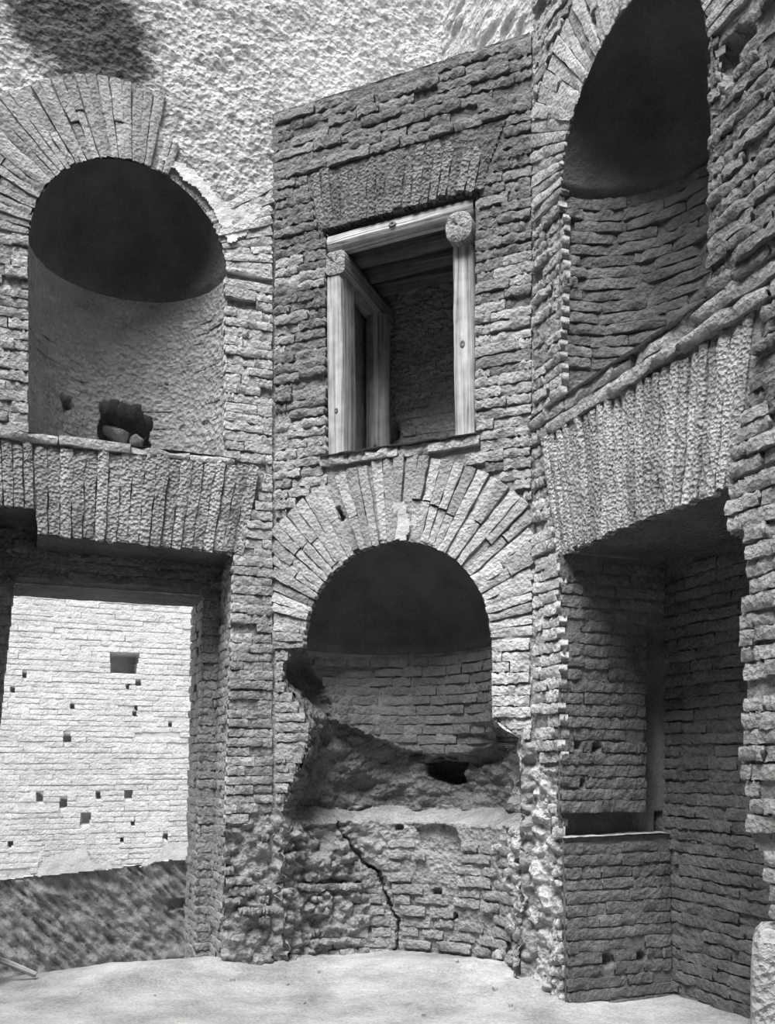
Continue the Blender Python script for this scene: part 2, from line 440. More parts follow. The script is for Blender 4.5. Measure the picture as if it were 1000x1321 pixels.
# ================================================================== WALL LEFT
NLu, NLr, NLz, SILL = .832, .546, 2.914, 1.825
LINT_L = 1.27
def ujamb(z): return np.interp(z, [FLOOR - .3, FLOOR, LINT_L], [.33, .318, .232])
DOOR_L1 = 1.56
RUB_L = [(352, -200), (352, 262), (318, 246), (292, 268), (255, 232), (215, 196), (198, 150), (186, 108), (120, 104), (40, 128), (-60, 170), (-60, -200)]
PATCH_L = [(30, -120), (182, -120), (188, 40), (176, 100), (120, 106), (70, 80), (50, 30)]
LOW_L = [(284, 1072), (330, 1058), (352, 1050), (352, 1300), (270, 1300)]
def left_open(P, U, Z):
    niche = ((np.abs(U - NLu) < NLr) & (Z > SILL) & (Z <= NLz)) | ((Z > NLz) & (np.hypot(U - NLu, Z - NLz) < NLr))
    door = (U > ujamb(Z)) & (U < DOOR_L1) & (Z < LINT_L)
    notch = (U > 1.33) & (U < DOOR_L1) & (Z >= LINT_L) & (Z < 1.405)
    behind = (U < -.05) & (Z < 3.86)
    return niche | door | notch | behind
def left_depth(P, U, Z):
    rub = within(P, RUB_L, 9) | (U < -.004)
    low = within(P, LOW_L, 8)
    d = .024 + .007 * fbm(P, 22, 3, 1)
    d = np.where(rub, .035 - .010 * stones(U, Z, 13, 2) - .016 * stones(U + 2, Z, 29, 5) + .020 * fbm(P, 4, 6, 2, .6), d)
    d = np.where(low, rubble_depth(P, U, Z, 4, .055, .08), d)
    return d
wall_left = sheet('wall_left', FL, -BEHIND - .1, 2.3, FLOOR - .35, 5.3, .0125, left_depth, lambda P, U, Z: ~left_open(P, U, Z), 'rubble_concrete')
tag(wall_left, 'weathered brick wall on the left with a domed niche above a wide doorway', 'wall', 'structure')
# the rubble core above the brick facing is paler than the jointing below it
def paint(o, mats, chooser):
    me = o.data
    for m in mats: me.materials.append(MATS[m])
    n = len(me.polygons); c = np.empty(n * 3, np.float32); me.polygons.foreach_get('center', c); c = c.reshape(-1, 3)
    me.polygons.foreach_set('material_index', chooser(c).astype(np.int32))
def left_mats(c):
    U = (c - FL.O) @ FL.U
    r = np.zeros(len(c))
    r[within(c, RUB_L, 9) | (U < -.004)] = 1
    return r
paint(wall_left, ['rubble_pale'], left_mats)

def left_free(P):
    U = (P - FL.O) @ FL.U; Z = P[..., 2]
    f = ~left_open(P, U, Z) & (U > 0.0) & ~within(P, RUB_L, 9) & ~within(P, LOW_L, 8)
    f &= ~((np.hypot(U - NLu, Z - NLz) < 1.0) & (Z > NLz))
    f &= ~((Z > LINT_L - .005) & (Z < 1.775) & (U > .03 + (1.775 - Z) * .40) & (U < 1.65 - (1.775 - Z) * .2))
    return f
def left_mat(p):
    x, y = proj(p)
    return 'brick_pale' if (x > 285 and 225 < y < 470) or float(vnoise(p, 4, 5)) > -.1 else 'brick'
c = Course()
lay(c, face_pos(FL), face_axes(FL), 0.004, 2.2, FLOOR - .1, 4.6, .0572, left_free, left_mat, lmin=.1, lmax=.22, proud=.012)
lay(c, face_pos(FL, -.004), face_axes(FL), .004, .34, FLOOR, -.2, .062, lambda P: within(P, LOW_L, 8) & ((P - FL.O) @ FL.U < ujamb(P[..., 2])) & (vnoise(P, 8, 33) > -.05), 'brick', BRICK_ROUGH, lmin=.07, lmax=.16, fill=.75, proud=.02, depth=.08, missing=.2, lean=.1)
c.build(wall_left, 300)
# door lintel: flat arch of upright bricks
fa = sheet('flat_arch', FL, .03, 1.9, LINT_L, 1.785, .012, lambda P, U, Z: .026 + .006 * fbm(P, 20, 3, 8),
           lambda P, U, Z: ~left_open(P, U, Z), 'mortar', wall_left)
c = Course()
flat_arch(c, FL, .232, 1.86, .035, 1.98, LINT_L, 1.772, 28, lambda P: ~left_open(P, (P - FL.O) @ FL.U, P[..., 2]) & ~(((P - FL.O) @ FL.U > 1.33) & ((P - FL.O) @ FL.U < 1.56)), 'voussoir_pale')
# over the broken-out notch only the upper halves are left
flat_arch(c, FL, 1.345, 1.555, 1.365, 1.585, 1.41, 1.772, 4, nofree, 'voussoir_pale')
c.build(fa)
# sill course of the niche
sill = Course()
lay(sill, face_pos(FL, -.02), face_axes(FL), .235, 1.95, 1.775, 1.83, .05, nofree, 'brick_pale', lmin=.25, lmax=.5, fill=.9, proud=.006, depth=.09, lean=.006, missing=0)
so = quad_strip('sill', (FL.at(.225, SILL, -.01), FL.at(2.0, SILL, -.01)), (FL.at(.225, SILL, .5), FL.at(2.0, SILL, .5)), 120, 30, 'rubble_concrete', wall_left, .006)
sill.build(so)
# arch ring of the niche
BROKEN_L = [(190, 104), (214, 186), (236, 206), (262, 238), (292, 262), (330, 240), (352, 250), (352, 60), (190, 60)]
def ring_left_free(P): return ~within(P, BROKEN_L, 10)
ar = Course()
ring(ar, FL, NLu, NLz, NLr, 1.0, .05, .02, math.pi - .02, ring_left_free, lambda p: 'brick_pale' if proj(p)[0] > 250 else 'voussoir_smooth', ulim=(.005, 9), split=.25, proud=.01)
ro = sheet('arch_ring', FL, 0, 2.1, NLz - .02, NLz + 1.0, .0125, lambda P, U, Z: .020 + .006 * fbm(P, 22, 3, 5),
           lambda P, U, Z: (np.hypot(U - NLu, Z - NLz) > NLr + .004) & (np.hypot(U - NLu, Z - NLz) < .995) & ~within(P, BROKEN_L, 10), 'mortar', wall_left)
ar.build(ro)
# plaster left on the broken right haunch of the ring
hp = sheet('plaster_patch', FL, .02, .75, NLz - .05, NLz + .8, .01, lambda P, U, Z: -.004 + .010 * fbm(P, 10, 3, 31),
           lambda P, U, Z: (np.hypot(U - NLu, Z - NLz) > NLr + .002) & within(P, [(186, 190), (240, 212), (300, 268), (345, 262), (318, 305), (292, 318), (272, 268), (232, 224)], 7), 'lime_plaster', wall_left)
# niche shell
HOLE_NL = [(131, 522), (150, 517), (166, 524), (182, 524), (186, 536), (196, 541), (194, 577), (127, 574)]
def nl_disp(P, TH, Z):
    o = .007 + .014 * fbm(P, 7, 5, 12, .6)
    o = np.where(within(P, HOLE_NL, 4), .26, o)
    o = np.where(within(P, [(78, 512), (92, 514), (97, 526), (84, 530)], 3), .07, o)
    for (x, y, r) in ((237, 554, 5), (265, 548, 5), (246, 546, 3), (214, 497, 3)):
        px, py = proj(P); o = np.where(np.hypot(px - x, py - y) < r, .08, o)
    return o
NL = Niche(FL, SILL - .01, NLz, lambda z: NLu - NLr + 0 * z, lambda z: NLu + NLr + 0 * z, lambda z: .53 + 0 * z)
nl = NL.grid(180, .0115, nl_disp, 'niche', 'apse_plaster', wall_left, dome_mat='dome_plaster_shade', dome_disp=lambda P: -.006 + .004 * fbm(P, 7, 3, 3))
c = Course()
lay(c, lambda s, z: NL.pos(s / .54, z), lambda s, z: NL.axes(s / .54, z), .01, math.pi * .54 - .01, SILL + .0, NLz - .10, .0565,
    lambda P: ~within(P, HOLE_NL, 4) & ~within(P, [(78, 512), (92, 514), (97, 526), (84, 530)], 3), 'brick_apse', (7, 3, 0.0, 0.7), lmin=.1, lmax=.24, fill=.93, proud=.002, depth=.04, sink=.06, missing=.04, lean=.01)
c.build(nl, 140)

# doorway passage through the left wall
D1, D2 = .416, .85
IN0, IN1, INZ = .346, 1.461, 1.062
def ujamb2(z): return np.interp(z, [FLOOR - .6, INZ], [.405, .346])
def ujamb2L(z): return np.interp(z, [FLOOR - .6, -.1, INZ], [1.70, 1.56, 1.45])
passage = sheet('door_passage', FL.back(D1), .1, 2.1, FLOOR - .5, LINT_L + .2, .0125, lambda P, U, Z: .012 + .009 * fbm(P, 18, 3, 6),
                lambda P, U, Z: ~((U > ujamb2(Z)) & (U < ujamb2L(Z)) & (Z < INZ)), 'mortar', wall_left)
def reveal(F, ufn, z0, z1, d0, d1, mat, seed, name):
    ds = np.arange(d0, d1 + .006, .0125); zs = np.arange(z0, z1 + .006, .0125)
    D, Z = np.meshgrid(ds, zs, indexing='ij'); P = F.at(ufn(Z), Z, D)
    n = .008 * fbm(P, 20, 3, seed)
    return grid_mesh(name, F.at(ufn(Z) + n, Z, D), mat, None, passage)
reveal(FL, lambda z: ujamb(z) - .012, FLOOR - .4, LINT_L, 0.02, D1 + .02, 'mortar', 3, 'reveal')
reveal(FL, lambda z: ujamb2(z) - .012, FLOOR - .6, INZ, D1, D2, 'mortar', 4, 'reveal')
reveal(FL, lambda z: ujamb2L(z) + .016, FLOOR - .6, INZ, D1, D2, 'mortar', 4, 'reveal')
reveal(FL, lambda z: DOOR_L1 + 0 * z, FLOOR - .4, 1.405, 0.0, D1 + .02, 'mortar', 9, 'reveal')
quad_strip('soffit', (FL.at(.2, LINT_L, .02), FL.at(1.335, LINT_L, .02)), (FL.at(.2, LINT_L, D1 + .02), FL.at(1.335, LINT_L, D1 + .02)), 90, 30, 'rubble_soot_shade', passage)  # passage soffits coloured dark in place of shade
quad_strip('soffit', (FL.at(1.33, 1.405, .02), FL.at(1.6, 1.405, .02)), (FL.at(1.33, 1.405, D1 + .02), FL.at(1.6, 1.405, D1 + .02)), 30, 30, 'rubble_soot_shade', passage)
quad_strip('soffit', (FL.at(1.333, LINT_L, .02), FL.at(1.333, 1.405, .02)), (FL.at(1.333, LINT_L, D1), FL.at(1.333, 1.405, D1)), 20, 30, 'rubble_soot_shade', passage)
quad_strip('soffit', (FL.at(.3, INZ, D1), FL.at(1.5, INZ, D1)), (FL.at(.3, INZ, D2), FL.at(1.5, INZ, D2)), 90, 30, 'rubble_soot_shade', passage)
c = Course()
lay(c, face_pos(FL, D1), face_axes(FL), .2, 1.75, FLOOR - .3, LINT_L + .15, .0572, lambda P: ~(((P - FL.O) @ FL.U > ujamb2(P[..., 2])) & ((P - FL.O) @ FL.U < ujamb2L(P[..., 2])) & (P[..., 2] < INZ + .02)), lambda p: 'brick_soot_shade' if p[2] > INZ else 'brick', lmin=.1, lmax=.2)  # bricks above the inner opening darkened in place of shade
for uf, d0, d1 in ((ujamb, .05, D1), (ujamb2, D1 + .01, D2)):
    lay(c, lambda s, z, uf=uf: FL.at(uf(z), z, s), lambda s, z: (-FL.N, FL.U), d0, d1, FLOOR - .3, INZ if uf is ujamb2 else LINT_L, .0572, nofree, 'brick', lmin=.1, lmax=.24)
c.build(passage, 160)
# back of the left wall, towards the court
sheet('back_face', FL.back(D2), -1.6, 2.3, -2.2, 4.2, .05, lambda P, U, Z: .01 * fbm(P, 4, 3, 2), lambda P, U, Z: ~((U > .33) & (U < 1.62) & (Z < INZ + .02)), 'mortar_pale', wall_left)

# ================================================================== WALL CENTRE (the diagonal wall across the corner)
NCu, NCr, NCz = .79, .578, .693
WIN0, WIN1, WINB, WINT = .3475, 1.279, 1.817, 3.172
TOPC = 3.955
ptsL = [(395, 790), (387, 832), (372, 850), (357, 864), (398, 926), (400, 952), (378, 1008), (364, 1046), (358, 1062), (354, 1110), (353, 1320)]
ptsR = [(632, 790), (634, 926), (652, 940), (664, 948), (690, 962), (686, 1000), (686, 1060), (687, 1320)]
def edge_fn(F, pts, top):
    uz = [F.px(*p) for p in pts]; zz = [q[1] for q in uz][::-1]; uu = [q[0] for q in uz][::-1]
    def f(z): return np.where(np.asarray(z) >= zz[-1], top, np.interp(z, zz, uu))
    return f
ncL0, ncR0 = edge_fn(FC, ptsL, NCu - NCr), edge_fn(FC, ptsR, NCu + NCr)
ncL = lambda z: np.maximum(ncL0(z), .07); ncR = lambda z: np.minimum(ncR0(z), SIDE - .07)
def centre_open(P, U, Z):
    arch = (np.hypot(U - NCu, Z - NCz) < NCr) & (Z > NCz)
    low = (U > ncL(Z)) & (U < ncR(Z)) & (Z <= NCz)
    win = (U > WIN0) & (U < WIN1) & (Z > WINB) & (Z < WINT)
    return arch | low | win
HOLE_C = [(412, 664), (436, 652), (444, 668), (440, 674)]
LOW_C = [(340, 1046), (366, 1044), (400, 1060), (400, 1300), (340, 1300)]
def centre_depth(P, U, Z):
    d = .022 + .007 * fbm(P, 22, 3, 21)
    d = np.where(within(P, HOLE_C, 3), .12, d)
    d = np.where(within(P, [(416, 672), (446, 670), (452, 700), (424, 706)], 4), .045 + .02 * fbm(P, 12, 3, 4), d)
    for (x, y, r) in ((580, 679, 5), (612, 708, 4), (524, 668, 3)):
        px, py = proj(P); d = np.where(np.hypot(px - x, py - y) < r, .06, d)
    rr = within(P, [(600, 925), (690, 960), (690, 1320), (600, 1320)], 6)
    rr |= within(P, LOW_C, 6)
    return np.where(rr, rubble_depth(P, U, Z, 9, .045, .07), d)
wall_centre = sheet('wall_centre', FC, -.05, SIDE + .05, FLOOR - .2, TOPC, .0125, centre_depth, lambda P, U, Z: ~centre_open(P, U, Z), 'mortar')
tag(wall_centre, 'diagonal brick wall across the corner with a timbered window over an arched niche', 'wall', 'structure')
quad_strip('ledge', (FC.at(-.02, TOPC, .02), FC.at(SIDE + .02, TOPC, .02)), (FC.at(SIDE / 2 - .02, TOPC + .05, SIDE / 2 + .05), FC.at(SIDE / 2 + .02, TOPC + .05, SIDE / 2 + .05)), 90, 40, 'rubble_pale', wall_centre, .02)
FAC_T = 3.52
def centre_free(P):
    U = (P - FC.O) @ FC.U; Z = P[..., 2]
    f = ~centre_open(P, U, Z) & (U > .004) & (U < SIDE - .004)
    f &= ~((np.hypot(U - NCu, Z - NCz) < 1.066) & (Z > NCz))
    f &= ~((Z > WINT - .01) & (Z < FAC_T) & (U > WIN0 - .04 - (Z - WINT) * .25) & (U < WIN1 + .03 + (Z - WINT) * .45))
    f &= ~((Z > WINB - .075) & (Z < WINB + .002) & (U > WIN0 - .02) & (U < WIN1 + .03))
    f &= ~within(P, LOW_C, 6)
    f &= ~within(P, [(640, 945), (660, 948), (690, 962), (690, 1320), (600, 1320)], 6)
    return f
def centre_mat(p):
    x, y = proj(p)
    if y < 330 + 60 * float(vnoise(p, 4, 3)): return 'brick_soot_shade'
    if y < 620: return 'brick' if float(vnoise(p, 5, 8)) > -.25 else 'brick_soot_shade'
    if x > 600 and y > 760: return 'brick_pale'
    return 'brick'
c = Course()
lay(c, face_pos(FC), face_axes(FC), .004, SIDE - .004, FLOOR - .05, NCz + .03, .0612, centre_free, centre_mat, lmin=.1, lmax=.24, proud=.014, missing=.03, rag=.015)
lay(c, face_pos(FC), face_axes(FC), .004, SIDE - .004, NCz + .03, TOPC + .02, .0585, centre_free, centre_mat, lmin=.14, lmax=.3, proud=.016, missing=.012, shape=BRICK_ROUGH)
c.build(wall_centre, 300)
paint(wall_centre, ['mortar_soot_shade'], lambda q: (q[:, 2] > 2.75 + .25 * fbm(q, 3, 3, 8)) * 1)
# window lintel arch, thick and sooty
fo = sheet('flat_arch', FC, WIN0 - .1, WIN1 + .2, WINT, FAC_T, .012, lambda P, U, Z: .012 + .012 * fbm(P, 14, 4, 18), lambda P, U, Z: (U > WIN0 - .04 - (Z - WINT) * .25) & (U < WIN1 + .03 + (Z - WINT) * .45), 'rubble_soot_shade', wall_centre)
c = Course()
flat_arch(c, FC, WIN0 - .03, WIN1 + .02, WIN0 - .11, WIN1 + .17, WINT, FAC_T - .01, 19, nofree, 'voussoir_sooty', proud=.004, narrow=.9)
c.build(fo)
# window sill
so = quad_strip('sill', (FC.at(WIN0 - .02, WINB, -.03), FC.at(WIN1 + .02, WINB, -.03)), (FC.at(WIN0 - .02, WINB, .85), FC.at(WIN1 + .02, WINB, .85)), 60, 50, 'mortar', wall_centre, .008)
c = Course()
lay(c, face_pos(FC, -.014), face_axes(FC), WIN0 - .02, WIN1 + .03, WINB - .065, WINB + .003, .062, nofree, 'brick_pale', lmin=.14, lmax=.3, fill=.9, depth=.08)
c.build(so)
# relieving arch over the niche
rg = sheet('arch_ring', FC, 0, SIDE, NCz - .02, NCz + 1.07, .0125, lambda P, U, Z: np.where(within(P, HOLE_C, 3), .12, .018 + .006 * fbm(P, 22, 3, 15)),
           lambda P, U, Z: (np.hypot(U - NCu, Z - NCz) > NCr + .004) & (np.hypot(U - NCu, Z - NCz) < 1.062), 'mortar', wall_centre)
c = Course()
RAG = [(412, 650), (446, 648), (450, 676), (412, 676)]
ring(c, FC, NCu, NCz, NCr, 1.062, .0585, .0, math.pi, lambda P: ~within(P, RAG), lambda p: 'voussoir_smooth' if RNG.random() < .75 else 'brick_pale', ulim=(.004, SIDE - .004), split=.55, proud=.014)
c.build(rg)
plm = sheet('plaster_patch', FC, NCu - .28, NCu + .2, 1.2, 1.55, .01, lambda P, U, Z: -.012 + .012 * fbm(P, 12, 3, 33), lambda P, U, Z: (np.hypot(U - NCu, Z - NCz) > NCr + .001) &
            within(P, [(508, 650), (526, 648), (532, 690), (524, 700), (508, 698)], 6), 'plaster_grey', wall_centre)
# niche below: brick apse, a robbed band, a sloping ledge and an older curved footing
HOLE_NC = [(545, 984), (556, 982), (592, 983), (590, 1010), (572, 1013), (548, 1000)]
SCOOP = [(538, 1070), (560, 1062), (584, 1068), (592, 1090), (590, 1106), (560, 1104), (540, 1094)]
CRACK = [(438, 1064), (455, 1096), (470, 1112), (490, 1128), (498, 1160), (512, 1188), (511, 1214), (509, 1228)]
BRICKLINE = [(392, 700), (640, 700), (640, 958), (622, 966), (600, 972), (560, 976), (520, 968), (494, 956), (470, 944), (440, 934), (430, 912), (418, 880), (404, 864), (396, 840)]
def nc_b(z): return np.interp(z, [FLOOR - .1, -.42, -.38, -.29, .0, .10, .25, NCz], [.60, .50, .50, .575, .575, .575, .575, .575])
def nc_disp(P, TH, Z):
    x, y = proj(P)
    Z = Z + .035 * fbm(P, 5, 3, 88)
    core = ~inpoly(x + 5 * fbm(P, 14, 3, 3), y + 5 * fbm(P, 14, 3, 53), BRICKLINE)
    mid = core & (Z > -.29)
    s = TH * .6
    st = stones(s, Z, 7, 5); st2 = stones(s + 1.7, Z, 15, 8)
    o = .016 + .006 * fbm(P, 20, 3, 41)
    fade = np.clip(np.sin(TH) * 2.2, 0.15, 1)
    omid = (.14 + .08 * fbm(P, 6, 4, 77)) * fade - .03 * st2 - .04 * st
    o = np.where(mid, omid, o)
    ledge = (Z <= -.29) & (Z > -.42)
    o = np.where(ledge, .02 * fbm(P, 12, 4, 44) + np.clip((Z + .38) / .09, 0, 1) * .12 * fade, o)
    left = np.clip((1.30 - TH + .2 * fbm(P, 6, 3, 9)) * 2.2, 0, 1); right = np.clip((TH - 2.25 + .2 * fbm(P, 6, 3, 19)) * 2.2, 0, 1); rb = np.maximum(left, right)
    low = Z <= -.38
    lowd = .016 + .008 * fbm(P, 18, 3, 47)
    rbd = .05 - .085 * st - .06 * st2 + .03 * fbm(P, 10, 5, 49, .65) + .05 * np.abs(fbm(P, 15, 3, 66))
    o = np.where(low, lowd * (1 - rb) + rbd * rb, o)
    o = np.where(within(P, HOLE_NC, 3), .34, o)
    o = np.where(within(P, SCOOP, 4), .06 + .01 * fbm(P, 10, 2, 3), o)
    o = np.where(near_line(P + .02 * fbm(P, 16, 3, 6)[..., None], CRACK, 1.9 + 1.9 * fbm(P, 18, 2, 5)), .08, o)
    for (px, py, r) in ((399, 1076, 4), (514, 1068, 5), (562, 1152, 7), (584, 1182, 5), (462, 1142, 5), (405, 990, 8), (352, 1100, 4), (357, 1170, 5), (372, 1232, 6), (414, 1000, 6)):
        o = np.where(np.hypot(x - px, (y - py) * 1.2) < r * (1 + .3 * fbm(P, 30, 2, 6)), .07, o)
    return o
NC = Niche(FC, FLOOR - .15, NCz, ncL, ncR, nc_b)
nc = NC.grid(260, .009, nc_disp, 'niche', 'rubble_concrete', wall_centre, dome_mat='dome_plaster_shade', dome_disp=lambda P: -.004 + .010 * fbm(P, 9, 4, 3))
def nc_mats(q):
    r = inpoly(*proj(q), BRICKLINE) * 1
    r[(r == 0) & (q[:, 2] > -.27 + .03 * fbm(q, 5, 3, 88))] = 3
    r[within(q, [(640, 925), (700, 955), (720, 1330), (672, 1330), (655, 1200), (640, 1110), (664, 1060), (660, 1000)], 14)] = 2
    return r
paint(nc, ['brick_middle', 'rubble_light', 'rubble_shade'], nc_mats)
c = Course()
def nc_free(P):
    return within(P, BRICKLINE, 5)
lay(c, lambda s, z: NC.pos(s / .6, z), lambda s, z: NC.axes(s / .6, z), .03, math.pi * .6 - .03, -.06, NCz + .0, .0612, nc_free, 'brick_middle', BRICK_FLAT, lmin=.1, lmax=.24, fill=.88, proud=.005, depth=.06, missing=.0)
def nc_low_free(P):
    x, y = proj(P)
    return inpoly(x + 10 * fbm(P, 9, 3, 3), y, [(425, 1046), (700, 1040), (655, 1110), (690, 1300), (400, 1300), (418, 1190), (455, 1130)]) & ~near_line(P, CRACK, 4.5) & ~within(P, SCOOP, 4)
lay(c, lambda s, z: NC.pos(s / .6, z), lambda s, z: NC.axes(s / .6, z), .3, math.pi * .6 - .15, FLOOR - .02, -.45, .071, nc_low_free, lambda p: 'brick', BRICK, lmin=.12, lmax=.26, fill=.78, proud=.02, depth=.07, missing=.07, lean=.035)
lay(c, lambda s, z: NC.pos(s / .6, z, -.022), lambda s, z: NC.axes(s / .6, z), .02, .62, FLOOR, -.5, .07, lambda P: vnoise(P, 9, 71) > -.1, 'brick', BRICK_ROUGH, lmin=.08, lmax=.16, fill=.6, proud=.035, depth=.08, missing=.3, lean=.12)
lay(c, lambda s, z: NC.pos(s / .6, z, -.02), lambda s, z: NC.axes(s / .6, z), math.pi * .6 - .5, math.pi * .6 - .02, FLOOR, -.4, .07, lambda P: vnoise(P, 9, 72) > .25, 'brick_pale', BRICK_ROUGH, lmin=.06, lmax=.14, fill=.6, proud=.03, depth=.08, missing=.3, lean=.12)
c.build(nc, 220)

# window recess
WD = .80
wb = sheet('window_recess', FC.back(WD), WIN0 - .05, WIN1 + .15, WINB - .02, WINT + .1, .012, lambda P, U, Z: np.where(within(P, [(503, 548), (512, 543), (515, 566), (502, 570)], 2), .12, .012 + .006 * fbm(P, 10, 4, 61)), None, 'rubble_concrete', wall_centre)
c = Course()
lay(c, face_pos(FC, WD), face_axes(FC), WIN0, WIN1 + .1, WINB, WINT, .0585, lambda P: ~within(P, [(500, 540), (516, 540), (518, 572), (500, 572)]), 'brick_apse', BRICK_FLAT, fill=.9, proud=.002, depth=.04, missing=.05)
c.build(wb, 60)
quad_strip('recess_side', (FC.at(WIN0 - .012, WINB, .01), FC.at(WIN0 - .012, WINT, .01)), (FC.at(WIN0 - .012, WINB, WD), FC.at(WIN0 - .012, WINT, WD)), 90, 50, 'mortar', wb, .012)
quad_strip('recess_side', (FC.at(WIN1 + .012, WINB, .01), FC.at(WIN1 + .012, WINT, .01)), (FC.at(WIN1 + .012, WINB, WD), FC.at(WIN1 + .012, WINT, WD)), 90, 50, 'mortar', wb, .012)
quad_strip('recess_ceiling', (FC.at(WIN0 - .02, WINT + .005, .01), FC.at(WIN1 + .02, WINT + .005, .01)), (FC.at(WIN0 - .02, WINT + .005, WD), FC.at(WIN1 + .02, WINT + .005, WD)), 60, 50, 'mortar', wb, .006)

# ================================================================== WALL RIGHT
NRu, NRr, NRz, SILLR = .822, .536, 2.91, 1.85
LINT_R = 1.083
RJ0 = .272
LED = -.377
JR = [(938, 626), (936, 690), (958, 702), (962, 758), (946, 800), (956, 872), (954, 930), (950, 1000), (962, 1046), (962, 1080), (978, 1110), (986, 1150), (992, 1190), (966, 1204), (966, 1321)]
jr0 = edge_fn(FR, JR, 1.455)
def jr(z): return jr0(z)
def right_open(P, U, Z):
    niche = ((np.abs(U - NRu) < NRr) & (Z > SILLR) & (Z <= NRz)) | ((Z > NRz) & (np.hypot(U - NRu, Z - NRz) < NRr))
    door = (U > np.where(Z < LED, RJ0 + .031 + .03 * np.clip((LED - Z) / .9, 0, 1), RJ0 - .001)) & (U < jr(Z)) & (Z < LINT_R)
    return niche | door | ((U < -.05) & (Z < 3.86))
LOW_R = [(660, 962), (722, 1000), (726, 1060), (706, 1078), (724, 1100), (726, 1340), (660, 1340)]
HOLE_R = [(682, 195), (691, 193), (693, 220), (684, 218)]
GAP_R = [(925, 60), (948, 30), (968, 34), (970, 46), (948, 66), (944, 98), (930, 110), (922, 90)]
def right_depth(P, U, Z):
    d = .024 + .008 * fbm(P, 22, 3, 91)
    rub = (U < -.004)
    d = np.where(rub, .03 + .02 * fbm(P, 12, 4, 6) - .03 * stones(U * .4, Z, 14, 3), d)
    d = np.where(within(P, LOW_R, 6) & (U < .4), rubble_depth(P, U, Z, 14, .045, .07), d)
    d = np.where(within(P, HOLE_R), .14, d)
    d = np.where(within(P, GAP_R, 4) & (U > 1.2), .10, d)
    return d
wall_right = sheet('wall_right', FR, -BEHIND - .1, 2.6, FLOOR - .2, 5.3, .0125, right_depth, lambda P, U, Z: ~right_open(P, U, Z), 'mortar')
tag(wall_right, 'rough brick wall on the right with a tall dark niche above a blind doorway', 'wall', 'structure')
paint(wall_right, ['rubble_pale', 'rubble_light'], lambda q: np.where(((q - FR.O) @ FR.U) < -.004, 1, np.where(within(q, LOW_R, 6) & (((q - FR.O) @ FR.U) < .4), 2, 0)))
def right_free(P):
    U = (P - FR.O) @ FR.U; Z = P[..., 2]
    f = ~right_open(P, U, Z) & (U > 0.0)
    f &= ~((np.hypot(U - NRu, Z - NRz) < 1.0) & (Z > NRz))
    f &= ~((Z > LINT_R - .005) & (Z < 1.705) & (U > .06 + (1.705 - Z) * .30) & (U < 1.655 - (1.705 - Z) * .32))
    f &= ~((Z > 1.70) & (Z < SILLR + .005) & (U > .0))
    f &= ~(within(P, LOW_R, 6) & (U < .4)) & ~within(P, HOLE_R) & ~(within(P, GAP_R, 4) & (U > 1.2))
    return f
def right_mat(p):
    x, y = proj(p)
    if y > 640 and x < 760: return 'brick_pale'
    if x > 890 and y < 520: return 'brick_soot_shade'
    return 'brick'
c = Course()
lay(c, face_pos(FR), face_axes(FR), .004, 2.5, FLOOR - .05, LINT_R + .03, .064, right_free, right_mat, (7, 3, 0.0, 1.2), lmin=.1, lmax=.24, proud=.02, missing=.02, fill=.88, lean=.03, rag=.02)
lay(c, face_pos(FR), face_axes(FR), .004, 2.5, LINT_R + .03, 5.1, .0585, right_free, right_mat, BRICK_ROUGH, lmin=.12, lmax=.28, proud=.02, missing=.02)
lay(c, face_pos(FR, -.002), face_axes(FR), .01, RJ0 + .03, FLOOR, .1, .064, lambda P: within(P, LOW_R, 6) & (vnoise(P, 8, 34) > .1), 'brick_pale', BRICK_ROUGH, lmin=.06, lmax=.14, fill=.7, proud=.02, depth=.08, missing=.25, lean=.1)
c.build(wall_right, 300)
# projecting courses under the niche
so = quad_strip('sill', (FR.at(0, SILLR, -.03), FR.at(2.5, SILLR, -.03)), (FR.at(0, SILLR, .5), FR.at(2.5, SILLR, .5)), 150, 30, 'rubble_concrete', wall_right, .008)
c = Course()
lay(c, face_pos(FR, -.022), face_axes(FR), .004, 2.5, 1.705, 1.85, .0716, nofree, lambda p: 'brick', (9, 3, 0.0, 1.2), lmin=.3, lmax=.6, fill=.9, proud=.008, depth=.09, missing=0, lean=.008)
c.build(so)
# wide flat arch
fo = sheet('flat_arch', FR, .02, 1.8, LINT_R, 1.712, .012, lambda P, U, Z: .022 + .006 * fbm(P, 20, 3, 8), None, 'mortar', wall_right)
c = Course()
flat_arch(c, FR, .272, 1.455, .05, 1.65, LINT_R, 1.70, 25, nofree, 'voussoir_pitted', proud=.014, narrow=.89)
c.build(fo)
# arch ring of the right niche
ro = sheet('arch_ring', FR, 0, 1.9, NRz - .02, NRz + 1.0, .0125, lambda P, U, Z: .022 + .006 * fbm(P, 22, 3, 5),
           lambda P, U, Z: (np.hypot(U - NRu, Z - NRz) > NRr + .004) & (np.hypot(U - NRu, Z - NRz) < .995) & ~within(P, HOLE_R) & ~within(P, GAP_R), 'mortar', wall_right)
c = Course()
ring(c, FR, NRu, NRz, NRr, .99, .057, .0, math.pi, lambda P: ~within(P, GAP_R) & ~within(P, HOLE_R), 'voussoir_smooth', ulim=(.004, 9), split=.35, proud=.018, shape_wear=1.0)
c.build(ro)
